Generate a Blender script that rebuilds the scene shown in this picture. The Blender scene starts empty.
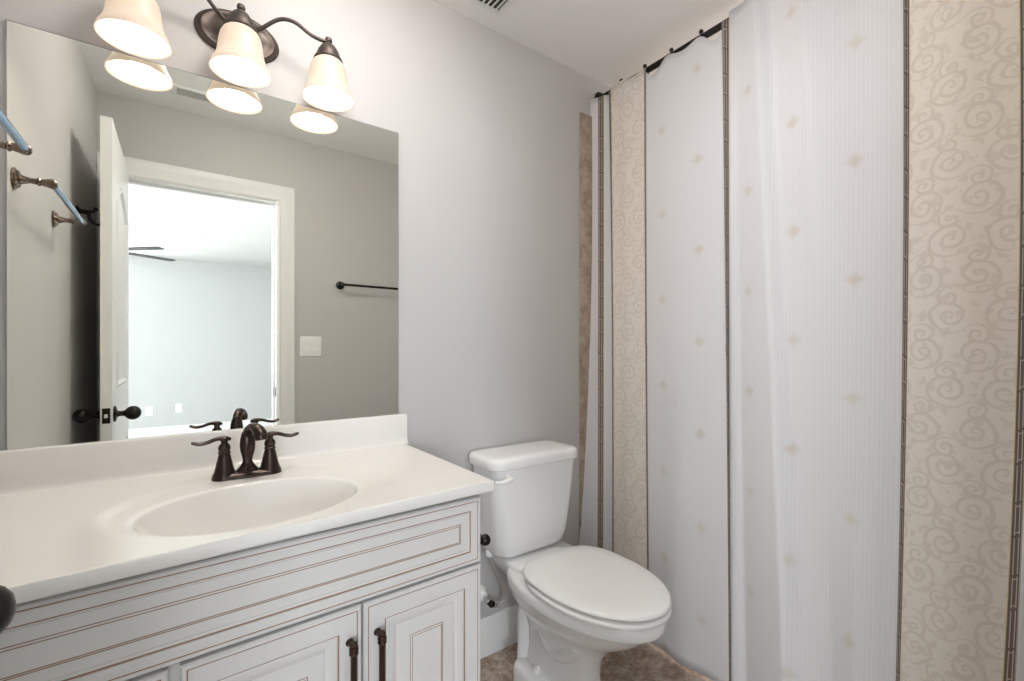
import bpy, bmesh, math, random
from mathutils import Vector, Matrix

random.seed(7)
PI = math.pi
SC = bpy.context.scene
COL = SC.collection

# ------------------------------------------------------------------ camera
cam_d = bpy.data.cameras.new('camera')
cam = bpy.data.objects.new('camera', cam_d)
COL.objects.link(cam)
cam.location = (0.0, -1.513, 1.18)
cam.rotation_euler = (PI / 2, 0, -math.radians(35.7))
cam_d.sensor_width = 36.0
cam_d.lens = 36.0 * 460.0 / 1024.0
cam_d.shift_y = 10.0 / 1024.0
cam_d.clip_start = 0.01
SC.camera = cam

# ------------------------------------------------------------------ world, exposure
world = bpy.data.worlds.new('world')
SC.world = world
world.use_nodes = True
wn = world.node_tree
bgn = wn.nodes['Background']
bgn.inputs['Color'].default_value = (0.75, 0.85, 1.0, 1)
bgn.inputs['Strength'].default_value = 1.0
SC.view_settings.view_transform = 'Standard'
SC.view_settings.look = 'None'
SC.view_settings.gamma = 1.0
SC.view_settings.use_curve_mapping = False
SC.view_settings.exposure = 0.1
SC.cycles.use_denoising = True
SC.cycles.max_bounces = 12
SC.cycles.diffuse_bounces = 8
SC.cycles.glossy_bounces = 6
SC.cycles.sample_clamp_indirect = 8.0
SC.cycles.blur_glossy = 0.5
SC.cycles.caustics_refractive = False

SCONCE_W = 1.3
WINDOW_W = 265.0
FILL_DOME = 38.0  # glow of the added dome fill light
TUB_FILL_W = 20.0  # power of the added fill light over the tub


def area_light(name, loc, rot, sx, sy, power, color):
    d = bpy.data.lights.new(name, 'AREA')
    d.shape = 'RECTANGLE'
    d.size = sx
    d.size_y = sy
    d.energy = power
    d.color = color
    o = bpy.data.objects.new(name, d)
    COL.objects.link(o)
    o.location = loc
    o.rotation_euler = rot
    return o


# daylight coming in through the two bedroom windows
area_light('window_daylight', (-2.68, -2.7, 1.5), (0, -PI / 2, 0), 1.35, 1.7, WINDOW_W, (0.875, 0.935, 1.0))
area_light('window_daylight', (-1.55, -6.28, 1.5), (PI / 2, 0, 0), 1.3, 1.35, WINDOW_W * 0.6, (0.875, 0.935, 1.0))


# ------------------------------------------------------------------ node helpers
class NT:
    def __init__(self, name):
        self.m = bpy.data.materials.new(name)
        self.m.use_nodes = True
        self.t = self.m.node_tree
        self.b = self.t.nodes['Principled BSDF']
        self.out = self.t.nodes['Material Output']

    def n(self, kind, **kw):
        x = self.t.nodes.new(kind)
        for k, v in kw.items():
            setattr(x, k, v)
        return x

    def link(self, a, b):
        self.t.links.new(a, b)

    def math(self, op, a, b=0.0, c=0.0):
        x = self.n('ShaderNodeMath', operation=op)
        for i, v in enumerate((a, b, c)):
            if isinstance(v, (int, float)):
                x.inputs[i].default_value = v
            else:
                self.link(v, x.inputs[i])
        return x.outputs[0]

    def ss(self, v, lo, hi):
        x = self.n('ShaderNodeMapRange', interpolation_type='SMOOTHSTEP')
        self.link(v, x.inputs['Value'])
        x.inputs['From Min'].default_value = lo
        x.inputs['From Max'].default_value = hi
        return x.outputs[0]

    def noise(self, scale, detail=3.0, rough=0.5, vec=None):
        x = self.n('ShaderNodeTexNoise')
        x.inputs['Scale'].default_value = scale
        x.inputs['Detail'].default_value = detail
        x.inputs['Roughness'].default_value = rough
        if vec is not None:
            self.link(vec, x.inputs['Vector'])
        return x

    def obj(self):
        return self.n('ShaderNodeTexCoord').outputs['Object']

    def ramp(self, v, stops):
        x = self.n('ShaderNodeValToRGB')
        while len(x.color_ramp.elements) < len(stops):
            x.color_ramp.elements.new(0.5)
        for e, (p, c) in zip(x.color_ramp.elements, stops):
            e.position = p
            e.color = (*c, 1)
        self.link(v, x.inputs[0])
        return x.outputs[0]

    def mix(self, f, a, b):
        x = self.n('ShaderNodeMix', data_type='RGBA')
        if isinstance(f, (int, float)):
            x.inputs[0].default_value = f
        else:
            self.link(f, x.inputs[0])
        for i, v in ((6, a), (7, b)):
            if isinstance(v, tuple):
                x.inputs[i].default_value = (*v, 1)
            else:
                self.link(v, x.inputs[i])
        return x.outputs[2]

    def bump(self, h, strength, dist):
        x = self.n('ShaderNodeBump')
        x.inputs['Strength'].default_value = strength
        x.inputs['Distance'].default_value = dist
        self.link(h, x.inputs['Height'])
        self.link(x.outputs[0], self.b.inputs['Normal'])

    def set(self, color=None, rough=None, metal=None, spec=None, coat=None):
        if color is not None:
            if isinstance(color, tuple):
                self.b.inputs['Base Color'].default_value = (*color, 1)
            else:
                self.link(color, self.b.inputs['Base Color'])
        if rough is not None:
            if isinstance(rough, (int, float)):
                self.b.inputs['Roughness'].default_value = rough
            else:
                self.link(rough, self.b.inputs['Roughness'])
        if metal is not None:
            self.b.inputs['Metallic'].default_value = metal
        if spec is not None:
            self.b.inputs['Specular IOR Level'].default_value = spec
        if coat is not None:
            self.b.inputs['Coat Weight'].default_value = coat
        return self


def paint(name, c, rough=0.6, var=0.03, scale=6.0, bump=0.03, spec=0.3):
    t = NT(name)
    o = t.obj()
    n = t.noise(scale, 3, 0.5, o)
    d = tuple(x * (1 - var) for x in c)
    t.set(t.mix(n.outputs[0], d, c), rough, 0, spec)
    if bump:
        n2 = t.noise(260, 2, 0.5, o)
        t.bump(n2.outputs[0], bump, 0.002)
    return t.m


def metal(name, c, rough=0.3, var=0.25, m=1.0):
    t = NT(name)
    n = t.noise(60, 3, 0.6, t.obj())
    d = tuple(x * (1 - var) for x in c)
    t.set(t.mix(n.outputs[0], d, c), rough, m)
    return t.m


M = {}
M['wall'] = paint('greige_wall_paint', (0.53, 0.517, 0.510), 0.55)
M['ceiling'] = paint('ceiling_paint', (0.86, 0.85, 0.84), 0.8, 0.02)
M['trim'] = paint('white_trim_paint', (0.80, 0.80, 0.79), 0.35, 0.015, 4, 0)
M['door'] = paint('white_door_paint', (0.80, 0.80, 0.79), 0.35, 0.015, 4, 0)
M['bed_wall'] = paint('bedroom_wall_paint', (0.50, 0.505, 0.505), 0.6)
M['cabinet'] = paint('antique_white_cabinet_paint', (0.645, 0.635, 0.62), 0.38, 0.04, 9, 0.01)
M['glaze'] = paint('brown_cabinet_glaze', (0.32, 0.18, 0.11), 0.5, 0.2, 40, 0)
M['glaze_soft'] = paint('pale_cabinet_glaze', (0.52, 0.47, 0.44), 0.45, 0.1, 40, 0)
M['dark_gap'] = paint('cabinet_interior', (0.25, 0.22, 0.20), 0.7, 0.1, 9, 0)
M['marble'] = paint('cultured_marble', (0.76, 0.745, 0.715), 0.16, 0.02, 3, 0, 0.5)
M['porcelain'] = paint('white_porcelain', (0.83, 0.83, 0.825), 0.09, 0.005, 3, 0, 0.5)
M['plastic'] = paint('white_plastic', (0.84, 0.84, 0.83), 0.2, 0.01, 3, 0, 0.5)
M['bronze'] = metal('oil_rubbed_bronze', (0.062, 0.045, 0.039), 0.28, 0.3, 0.9)
M['black'] = metal('matte_black_bronze', (0.022, 0.018, 0.016), 0.3, 0.3, 0.6)
M['pull'] = metal('brown_bronze_pull', (0.075, 0.040, 0.032), 0.35, 0.3, 0.8)
M['fixture'] = metal('brushed_dark_bronze', (0.105, 0.084, 0.074), 0.46, 0.2, 0.8)
M['post'] = metal('worn_bronze_post', (0.27, 0.21, 0.17), 0.25, 0.4, 1.0)
M['chrome'] = metal('chrome', (0.75, 0.77, 0.80), 0.12, 0.05, 1.0)
M['bar'] = metal('daylight_tinted_towel_bar', (0.28, 0.40, 0.56), 0.16, 0.08, 1.0)  # blue of the reflected daylight is put into the metal colour
M['hose'] = metal('braided_hose', (0.62, 0.60, 0.57), 0.45, 0.3, 0.5)
M['slot_shade'] = paint('vent_slot_shade', (0.05, 0.045, 0.04), 0.8, 0.1, 9, 0)  # near-black stands in for the shade inside the vent
M['vent_grey'] = paint('vent_throat_grey', (0.30, 0.30, 0.29), 0.7, 0.1, 9, 0)
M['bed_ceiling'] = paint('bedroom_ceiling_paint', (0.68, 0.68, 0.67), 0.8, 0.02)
M['carpet'] = paint('bedroom_carpet', (0.42, 0.40, 0.37), 0.9, 0.15, 80, 0.2)


def mirror_mat():
    t = NT('mirror_silver')
    n = t.noise(1.5, 2, 0.5, t.obj())
    t.set(t.mix(n.outputs[0], (0.915, 0.93, 0.87), (0.925, 0.94, 0.885)), 0.0, 1.0)
    return t.m


M['mirror'] = mirror_mat()
M['mirror_edge'] = paint('ground_glass_edge', (0.33, 0.35, 0.34), 0.5, 0.05, 9, 0)


def stone(name, cols, sc, rough, tile=None):
    t = NT(name)
    o = t.obj()
    a = t.noise(sc, 8, 0.68, o)
    b = t.noise(sc * 4.5, 6, 0.6, o)
    v = t.math('ADD', t.math('MULTIPLY', a.outputs[0], 0.6), t.math('MULTIPLY', b.outputs[0], 0.4))
    c = t.ramp(v, [(0.34, cols[0]), (0.48, cols[1]), (0.60, cols[2])])
    t.set(c, rough, 0, 0.4)
    t.bump(b.outputs[0], 0.1, 0.002)
    return t.m


M['floor'] = stone('brown_stone_vinyl', [(0.15, 0.10, 0.075), (0.32, 0.245, 0.195), (0.56, 0.47, 0.40)], 13, 0.4)
M['tile'] = stone('tan_travertine_tile', [(0.20, 0.15, 0.11), (0.36, 0.28, 0.22), (0.46, 0.38, 0.31)], 14, 0.4)


def glass_shade():
    t = NT('frosted_lamp_glass')
    lw = t.noise(12, 2, 0.5, t.obj())
    t.set(t.mix(lw.outputs[0], (0.50, 0.44, 0.38), (0.54, 0.475, 0.41)), 0.35, 0, 0.4)
    tr = t.n('ShaderNodeBsdfTranslucent')
    tr.inputs['Color'].default_value = (0.50, 0.43, 0.36, 1)
    em = t.n('ShaderNodeEmission')
    em.inputs['Color'].default_value = (1.0, 0.84, 0.68, 1)
    em.inputs['Strength'].default_value = 0.27
    mx = t.n('ShaderNodeMixShader')
    mx.inputs[0].default_value = 0.3
    t.link(t.b.outputs[0], mx.inputs[1])
    t.link(tr.outputs[0], mx.inputs[2])
    ad = t.n('ShaderNodeAddShader')
    t.link(mx.outputs[0], ad.inputs[0])
    t.link(em.outputs[0], ad.inputs[1])
    t.link(ad.outputs[0], t.out.inputs['Surface'])
    return t.m


M['shade'] = glass_shade()


def bulb_mat():
    t = NT('lit_bulb')
    n = t.noise(5, 1, 0.5, t.obj())
    t.set((0.9, 0.9, 0.9), 0.4)
    t.link(t.mix(n.outputs[0], (1.0, 0.93, 0.84), (1.0, 0.94, 0.86)), t.b.inputs['Emission Color'])
    t.b.inputs['Emission Strength'].default_value = 3.0
    return t.m


M['bulb'] = bulb_mat()


def fill_glow_mat():
    t = NT('fill_lamp_glow')  # glow of the added, unseen dome that fills the room with light
    n = t.noise(3, 1, 0.5, t.obj())
    t.set((0.9, 0.9, 0.9), 0.3)
    t.link(t.mix(n.outputs[0], (1.0, 0.945, 0.88), (1.0, 0.955, 0.90)), t.b.inputs['Emission Color'])
    t.b.inputs['Emission Strength'].default_value = FILL_DOME
    return t.m


M['fill_glow'] = fill_glow_mat()


# ---- curtain cloths: the uv map runs in metres across the strip and up the cloth
def uv_axes(t):
    u = t.n('ShaderNodeUVMap')
    u.uv_map = 'UVMap'
    s = t.n('ShaderNodeSeparateXYZ')
    t.link(u.outputs[0], s.inputs[0])
    return u.outputs[0], s.outputs[0], s.outputs[1]


def cloth_finish(t, transl, amount):
    tr = t.n('ShaderNodeBsdfTranslucent')
    tr.inputs['Color'].default_value = (*transl, 1)
    mx = t.n('ShaderNodeMixShader')
    mx.inputs[0].default_value = amount
    t.link(t.b.outputs[0], mx.inputs[1])
    t.link(tr.outputs[0], mx.inputs[2])
    t.link(mx.outputs[0], t.out.inputs['Surface'])
    return t.m


def cloth_white():
    t = NT('white_ribbed_curtain_cloth')
    uv, s, z = uv_axes(t)
    rib = t.math('SINE', t.math('MULTIPLY', s, 2 * PI / 0.0105))
    rf = t.ss(rib, -0.2, 0.9)
    base = t.mix(rf, (0.74, 0.735, 0.745), (0.775, 0.77, 0.78))
    col = t.math('FLOOR', t.math('DIVIDE', s, 0.16))
    par = t.math('MODULO', t.math('ADD', col, 100.0), 2.0)
    a = t.math('ABSOLUTE', t.math('SUBTRACT', t.math('FLOORED_MODULO', s, 0.16), 0.08))
    zz = t.math('ADD', t.math('SUBTRACT', z, 2.055 - 0.1685), t.math('MULTIPLY', par, 0.1685))
    b = t.math('ABSOLUTE', t.math('SUBTRACT', t.math('FLOORED_MODULO', zz, 0.337), 0.1685))
    nz = t.noise(55, 3, 0.6, uv)
    d = t.math('ADD', t.math('ADD', a, b), t.math('MULTIPLY', t.math('SUBTRACT', nz.outputs[0], 0.5), 0.022))
    f = t.math('SUBTRACT', 1.0, t.ss(d, 0.006, 0.034))
    tint = t.noise(4.2, 1, 0.5, uv)
    tc = t.mix(t.ss(tint.outputs[0], 0.40, 0.60), (0.60, 0.53, 0.46), (0.63, 0.60, 0.51))
    t.set(t.mix(t.math('MULTIPLY', f, 0.75), base, tc), 0.75, 0, 0.2)
    t.bump(rib, 0.25, 0.0006)
    return cloth_finish(t, (0.80, 0.79, 0.80), 0.28)


def cloth_damask():
    t = NT('tan_damask_curtain_cloth')
    uv, s, z = uv_axes(t)
    nd = t.noise(14, 2, 0.5, uv)
    sep = t.n('ShaderNodeSeparateXYZ')
    t.link(nd.outputs['Color'], sep.inputs[0])
    s1 = t.math('ADD', s, t.math('MULTIPLY', t.math('SUBTRACT', sep.outputs[0], 0.5), 0.022))
    z1 = t.math('ADD', z, t.math('MULTIPLY', t.math('SUBTRACT', sep.outputs[1], 0.5), 0.022))

    def scrolls(ds, dz, w, h, turn, rmax, thick):
        row = t.math('FLOOR', t.math('DIVIDE', t.math('ADD', z1, dz), h))
        par = t.math('FLOORED_MODULO', row, 2.0)
        sx = t.math('ADD', t.math('ADD', s1, ds), t.math('MULTIPLY', par, w * 0.5))
        flip = t.math('SUBTRACT', t.math('MULTIPLY', par, 2.0), 1.0)
        cx = t.math('MULTIPLY', t.math('SUBTRACT', t.math('FLOORED_MODULO', sx, w), w / 2), flip)
        cz = t.math('SUBTRACT', t.math('FLOORED_MODULO', t.math('ADD', z1, dz), h), h / 2)
        r = t.math('SQRT', t.math('ADD', t.math('MULTIPLY', cx, cx), t.math('MULTIPLY', cz, cz)))
        th = t.math('DIVIDE', t.math('ARCTAN2', cz, cx), 2 * PI)
        sp = t.math('FRACT', t.math('SUBTRACT', t.math('DIVIDE', t.math('POWER', r, 0.8), turn), th))
        band = t.math('ABSOLUTE', t.math('SUBTRACT', sp, 0.5))
        m = t.math('SUBTRACT', 1.0, t.ss(band, thick, thick + 0.08))
        k = t.math('SUBTRACT', 1.0, t.ss(r, rmax * 0.92, rmax))
        return t.math('MULTIPLY', m, k)

    a = scrolls(0.02, 0.0, 0.104, 0.094, 0.036, 0.046, 0.12)
    b = scrolls(0.072, 0.047, 0.104, 0.094, 0.030, 0.026, 0.15)
    nl = t.noise(46, 2, 0.4, uv)
    leaf = t.math('MULTIPLY', t.ss(nl.outputs[0], 0.56, 0.60), 0.75)
    f = t.math('MINIMUM', 1.0, t.math('MAXIMUM', t.math('MAXIMUM', a, b), leaf))
    weave = t.noise(420, 1, 0.5, uv)
    bg = t.mix(weave.outputs[0], (0.84, 0.805, 0.75), (0.88, 0.845, 0.79))
    pt = t.mix(weave.outputs[0], (0.68, 0.635, 0.57), (0.72, 0.675, 0.61))
    # gold thread along both edges of the strip (uv x of the strip is 0 .. width)
    t.set(t.mix(t.math('MULTIPLY', f, 0.85), bg, pt), 0.6, 0, 0.3)
    return cloth_finish(t, (0.76, 0.71, 0.65), 0.30)


def cloth_key():
    """dark border with pale interlocking bars; uv x runs 0..1 across the border here"""
    t = NT('dark_greek_key_border_cloth')
    uv, s, z = uv_axes(t)
    P = 0.165
    fz = t.math('DIVIDE', t.math('FLOORED_MODULO', z, P), P)

    def band(v, c, w):
        return t.math('LESS_THAN', t.math('ABSOLUTE', t.math('SUBTRACT', v, c)), w)

    lean = t.math('ADD', fz, t.math('MULTIPLY', s, 0.08))
    bars = t.math('MAXIMUM', band(lean, 0.05, 0.006), band(lean, 0.69, 0.006))
    gap = t.math('MAXIMUM', band(lean, 0.10, 0.016), band(lean, 0.64, 0.016))
    l1 = band(s, 0.27, 0.042)
    l2 = band(s, 0.64, 0.042)
    l3 = band(s, 0.06, 0.03)
    inner = t.math('MULTIPLY', t.math('MAXIMUM', l1, l2), t.math('SUBTRACT', 1.0, gap))
    f = t.math('MAXIMUM', t.math('MAXIMUM', inner, l3), t.math('MULTIPLY', bars, band(s, 0.46, 0.25)))
    gold = t.math('GREATER_THAN', s, 0.91)
    nz = t.noise(300, 1, 0.5, uv)
    dark = t.mix(nz.outputs[0], (0.12, 0.095, 0.085), (0.16, 0.13, 0.115))
    c = t.mix(f, dark, (0.54, 0.485, 0.44))
    c = t.mix(gold, c, (0.62, 0.47, 0.24))
    t.set(c, 0.65, 0, 0.2)
    return cloth_finish(t, (0.25, 0.2, 0.18), 0.05)


M['cloth_white'] = cloth_white()
M['cloth_damask'] = cloth_damask()
M['cloth_key'] = cloth_key()


# ------------------------------------------------------------------ mesh helpers
def newbm():
    return bmesh.new()


def sharpen(bm, ang=35):
    a = math.radians(ang)
    for f in bm.faces:
        f.smooth = True
    for e in bm.edges:
        e.smooth = not (len(e.link_faces) == 2 and e.calc_face_angle(0) > a)


def world_loc(o):
    v = Vector((0, 0, 0))
    while o is not None:
        v += o.location
        o = o.parent
    return v


def obj(name, bm, mats, parent=None, ang=35, label=None, warp=None):
    """link a bmesh built in world coordinates as ONE mesh object"""
    if warp:
        for v in bm.verts:
            v.co = Vector(warp(*v.co))
    bmesh.ops.recalc_face_normals(bm, faces=bm.faces[:])
    sharpen(bm, ang)
    off = world_loc(parent) if parent else Vector((0, 0, 0))
    for v in bm.verts:
        v.co -= off
    me = bpy.data.meshes.new(name)
    bm.to_mesh(me)
    bm.free()
    for m in (mats if isinstance(mats, (list, tuple)) else [mats]):
        me.materials.append(M[m] if isinstance(m, str) else m)
    o = bpy.data.objects.new(name, me)
    COL.objects.link(o)
    if parent:
        o.parent = parent
    if label:
        o['label'] = label
    return o


def thing(name, label, cat, loc=(0, 0, 0), group=None):
    o = bpy.data.objects.new(name, None)
    o.empty_display_size = 0.05
    COL.objects.link(o)
    o.location = loc
    o['label'] = label
    o['category'] = cat
    if group:
        o['group'] = group
    return o


def struct(name, bm, mats, parent=None, ang=35, label=None, cat=None):
    o = obj(name, bm, mats, parent, ang)
    if not parent:
        o['kind'] = 'structure'
    if label:
        o['label'] = label
    if cat:
        o['category'] = cat
    return o


def box(bm, x0, x1, y0, y1, z0, z1, bev=0.0, seg=2, mi=0):
    x0, x1 = min(x0, x1), max(x0, x1)
    y0, y1 = min(y0, y1), max(y0, y1)
    z0, z1 = min(z0, z1), max(z0, z1)
    vs = [bm.verts.new(c) for c in ((x0, y0, z0), (x1, y0, z0), (x1, y1, z0), (x0, y1, z0),
                                    (x0, y0, z1), (x1, y0, z1), (x1, y1, z1), (x0, y1, z1))]
    fs = [bm.faces.new([vs[i] for i in q]) for q in
          ((0, 3, 2, 1), (4, 5, 6, 7), (0, 1, 5, 4), (1, 2, 6, 5), (2, 3, 7, 6), (3, 0, 4, 7))]
    for f in fs:
        f.material_index = mi
    if bev > 0:
        es = list({e for f in fs for e in f.edges})
        r = bmesh.ops.bevel(bm, geom=es, offset=bev, segments=seg, profile=0.5, affect='EDGES')
        for f in r['faces']:
            f.material_index = mi
    return bm


def bridge(bm, a, b, closed=True, mi=0):
    n = len(a)
    for i in range(n if closed else n - 1):
        j = (i + 1) % n
        try:
            f = bm.faces.new((a[i], a[j], b[j], b[i]))
            f.material_index = mi
        except ValueError:
            pass


def loft(bm, rings, cap0=True, cap1=True, mi=0):
    """rings: lists of points, same count"""
    vr = [[bm.verts.new(p) for p in r] for r in rings]
    for a, b in zip(vr, vr[1:]):
        bridge(bm, a, b, True, mi)
    if cap0:
        bm.faces.new(vr[0][::-1]).material_index = mi
    if cap1:
        bm.faces.new(vr[-1]).material_index = mi
    return vr


def axis_matrix(origin, axis):
    q = Vector((0, 0, 1)).rotation_difference(Vector(axis).normalized())
    return Matrix.Translation(Vector(origin)) @ q.to_matrix().to_4x4()


def lathe(bm, prof, origin=(0, 0, 0), axis=(0, 0, 1), n=32, sx=1.0, sy=1.0, closed_prof=False, mi=0):
    """prof: (r, h) pairs revolved about axis; r==0 ends are poles"""
    m = axis_matrix(origin, axis)
    rings = []
    for r, h in prof:
        if r <= 1e-6:
            rings.append([bm.verts.new(m @ Vector((0, 0, h)))])
        else:
            rings.append([bm.verts.new(m @ Vector((r * sx * math.cos(2 * PI * i / n), r * sy * math.sin(2 * PI * i / n), h)))
                          for i in range(n)])
    pairs = list(zip(rings, rings[1:]))
    if closed_prof:
        pairs.append((rings[-1], rings[0]))
    for a, b in pairs:
        if len(a) == 1 and len(b) == 1:
            continue
        if len(a) == 1:
            for i in range(n):
                bm.faces.new((a[0], b[(i + 1) % n], b[i])).material_index = mi
        elif len(b) == 1:
            for i in range(n):
                bm.faces.new((a[i], a[(i + 1) % n], b[0])).material_index = mi
        else:
            bridge(bm, a, b, True, mi)
    if not closed_prof:
        if len(rings[0]) > 1:
            bm.faces.new(rings[0][::-1]).material_index = mi
        if len(rings[-1]) > 1:
            bm.faces.new(rings[-1]).material_index = mi
    return bm


def catmull(pts, k=8):
    P = [Vector(p) for p in pts]
    out = []
    for i in range(len(P) - 1):
        p0 = P[max(i - 1, 0)]
        p1, p2 = P[i], P[i + 1]
        p3 = P[min(i + 2, len(P) - 1)]
        for j in range(k):
            t = j / k
            out.append(0.5 * ((2 * p1) + (p2 - p0) * t + (2 * p0 - 5 * p1 + 4 * p2 - p3) * t * t
                              + (3 * p1 - p0 - 3 * p2 + p3) * t ** 3))
    out.append(P[-1])
    return out


def tube(bm, pts, radii, n=14, smooth=6, up=(0, 0, 1), flat=1.0, mi=0):
    """sweep; pts carry a radius each; flat scales the thickness along the frame's second axis"""
    P = [Vector((*p[:3],)) for p in pts]
    R = [radii] * len(P) if isinstance(radii, (int, float)) else list(radii)
    F = [flat] * len(P) if isinstance(flat, (int, float)) else list(flat)
    if smooth:
        P2 = catmull(P, smooth)

        def res(L):
            out = []
            for i in range(len(L) - 1):
                for j in range(smooth):
                    t = j / smooth
                    t = t * t * (3 - 2 * t)
                    out.append(L[i] * (1 - t) + L[i + 1] * t)
            out.append(L[-1])
            return out
        R, F, P = res(R), res(F), P2
    rings = []
    u = None
    for i, p in enumerate(P):
        tg = (P[min(i + 1, len(P) - 1)] - P[max(i - 1, 0)]).normalized()
        if u is None:
            a = Vector(up)
            if abs(a.dot(tg)) > 0.95:
                a = Vector((1, 0, 0))
            u = (a - tg * a.dot(tg)).normalized()
        else:
            u = (u - tg * u.dot(tg)).normalized()
        w = tg.cross(u)
        rings.append([p + w * (R[i] * math.cos(2 * PI * k / n)) + u * (R[i] * F[i] * math.sin(2 * PI * k / n)) for k in range(n)])
    loft(bm, rings)
    return bm


def prism(bm, poly, axis, a, b, mi=0):
    """extrude a 2-D outline along an axis; axis 'y': poly is (x,z); axis 'x': (y,z); axis 'z': (x,y)"""
    def p3(p, t):
        return {'y': (p[0], t, p[1]), 'x': (t, p[0], p[1]), 'z': (p[0], p[1], t)}[axis]
    loft(bm, [[p3(p, a) for p in poly], [p3(p, b) for p in poly]], mi=mi)
    return bm


def one(fn, *a, **k):
    bm = newbm()
    fn(bm, *a, **k)
    return bm


def rrect(cx, cy, hx, hy, r, n=6):
    out = []
    for qx, qy, a0 in ((1, 1, 0), (-1, 1, PI / 2), (-1, -1, PI), (1, -1, 1.5 * PI)):
        for i in range(n + 1):
            a = a0 + i * PI / 2 / n
            out.append((cx + qx * (hx - r) + r * math.cos(a), cy + qy * (hy - r) + r * math.sin(a)))
    return out


def copy_tree(o, parent=None):
    c = o.copy()
    COL.objects.link(c)
    if parent:
        c.parent = parent
    for ch in list(o.children):
        copy_tree(ch, c)
    return c


# ================================================================== the setting
XL, XR, YF, H = -0.335, 2.35, -1.49, 2.44
BX0, BX1, BY = -2.6, 3.0, -6.2
struct('floor', one(box, XL - 0.1, XR + 0.1, YF - 0.06, 0.1, -0.08, 0.0), 'floor')
struct('ceiling', one(box, XL - 0.1, XR + 0.1, YF - 0.06, 0.1, H, H + 0.1), 'ceiling')
struct('wall_back', one(box, XL - 0.1, XR + 0.1, 0.0, 0.1, 0, H), 'wall')
struct('wall_left', one(box, XL - 0.1, XL, YF, 0.0, 0, H), 'wall')
struct('wall_right', one(box, XR, XR + 0.1, YF, 0.0, 0, H), 'wall')
# wall with the doorway: one outline, one solid
DX0, DX1, DZ = -0.252, 0.466, 2.062
outline = [(BX0 - 0.1, 0), (DX0, 0), (DX0, DZ), (DX1, DZ), (DX1, 0), (BX1 + 0.1, 0), (BX1 + 0.1, H), (BX0 - 0.1, H)]
struct('wall_front', one(prism, outline, 'y', YF - 0.12, YF), ['wall'])

# bedroom beyond the doorway (seen in the mirror)
struct('floor_bedroom', one(box, BX0 - 0.1, BX1 + 0.1, BY - 0.1, YF - 0.06, -0.08, 0.0), 'carpet')
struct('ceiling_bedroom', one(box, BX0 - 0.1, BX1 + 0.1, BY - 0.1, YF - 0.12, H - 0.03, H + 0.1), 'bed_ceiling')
def wall_with_window(name, u0, u1, w0, w1, place, wn_):
    """wall slab with one window opening; place(u, depth, z) gives the point, depth 0 inside .. 0.1 outside"""
    bm = newbm()
    us, zs = [u0, w0, w1, u1], [0, 0.8, 2.2, H]

    def quad(*ps):
        bm.faces.new([bm.verts.new(place(*p)) for p in ps])
    for i in range(3):
        for k in range(3):
            if i == 1 and k == 1:
                continue
            for d in (0.0, 0.1):
                quad((us[i], d, zs[k]), (us[i + 1], d, zs[k]), (us[i + 1], d, zs[k + 1]), (us[i], d, zs[k + 1]))
    for (ua, za, ub, zb) in ((w0, 0.8, w1, 0.8), (w1, 0.8, w1, 2.2), (w1, 2.2, w0, 2.2), (w0, 2.2, w0, 0.8),
                             (u0, 0, u1, 0), (u1, 0, u1, H), (u1, H, u0, H), (u0, H, u0, 0)):
        quad((ua, 0.0, za), (ub, 0.0, zb), (ub, 0.1, zb), (ua, 0.1, za))
    bmesh.ops.remove_doubles(bm, verts=bm.verts[:], dist=1e-5)
    struct(name, bm, 'bed_wall')
    bm = newbm()
    rings = []
    for ins, d in ((-0.07, -0.001), (-0.07, -0.018), (0.0, -0.014), (0.0, 0.045), (0.035, 0.045), (0.035, 0.07), (0.0, 0.07)):
        rings.append([place(w0 + ins, d, 0.8 + ins), place(w1 - ins, d, 0.8 + ins), place(w1 - ins, d, 2.2 - ins), place(w0 + ins, d, 2.2 - ins)])
    loft(bm, rings, False, False)
    wo = struct(wn_, bm, 'trim')
    bm = newbm()
    loft(bm, [[place(u, d, z) for d, z in ((0.048, 1.48), (0.068, 1.48), (0.068, 1.52), (0.048, 1.52))] for u in (w0 + 0.035, w1 - 0.035)])
    obj('sash_rail', bm, 'trim', wo)


wall_with_window('wall_bedroom_far', BX0 - 0.1, BX1 + 0.1, -2.2, -0.9, lambda u, d, z: (u, BY - d, z), 'window_1')
wall_with_window('wall_bedroom_left', BY, YF - 0.12, -3.6, -1.8, lambda u, d, z: (BX0 - d, u, z), 'window_2')
struct('wall_bedroom_right', one(box, BX1, BX1 + 0.1, BY, YF - 0.12, 0, H), 'bed_wall')


def baseboard(name, pts, h=0.13, t=0.014, mat='trim'):
    """pts: ((x0,y0),(x1,y1)), outward normal to the left of the run"""
    (x0, y0), (x1, y1) = pts
    d = Vector((x1 - x0, y1 - y0)).normalized()
    n = Vector((-d.y, d.x))
    prof = [(0, 0), (t, 0), (t, h * 0.70), (t * 0.8, h * 0.74), (t * 0.8, h * 0.84), (t * 0.45, h * 0.92), (t * 0.4, h), (0, h)]
    bm = newbm()
    loft(bm, [[(x + n.x * o, y + n.y * o, z) for o, z in prof] for x, y in ((x0, y0), (x1, y1))])
    return struct(name, bm, mat)


baseboard('baseboard_back', ((1.458, 0), (0.61, 0)), 0.145, 0.015)
baseboard('baseboard_left', ((XL, -0.02 - 0.6), (XL, YF + 0.02)), 0.145)
baseboard('baseboard_front', ((0.555, YF), (1.60, YF)), 0.145)
baseboard('baseboard_bedroom_far', ((BX0, BY), (BX1, BY)), 0.165)

# tile surround of the tub alcove on the back wall
struct('wall_tile_surround', one(box, 1.462, XR, -0.009, -0.0005, 0.0, 2.257, 0.002), 'tile')


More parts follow.
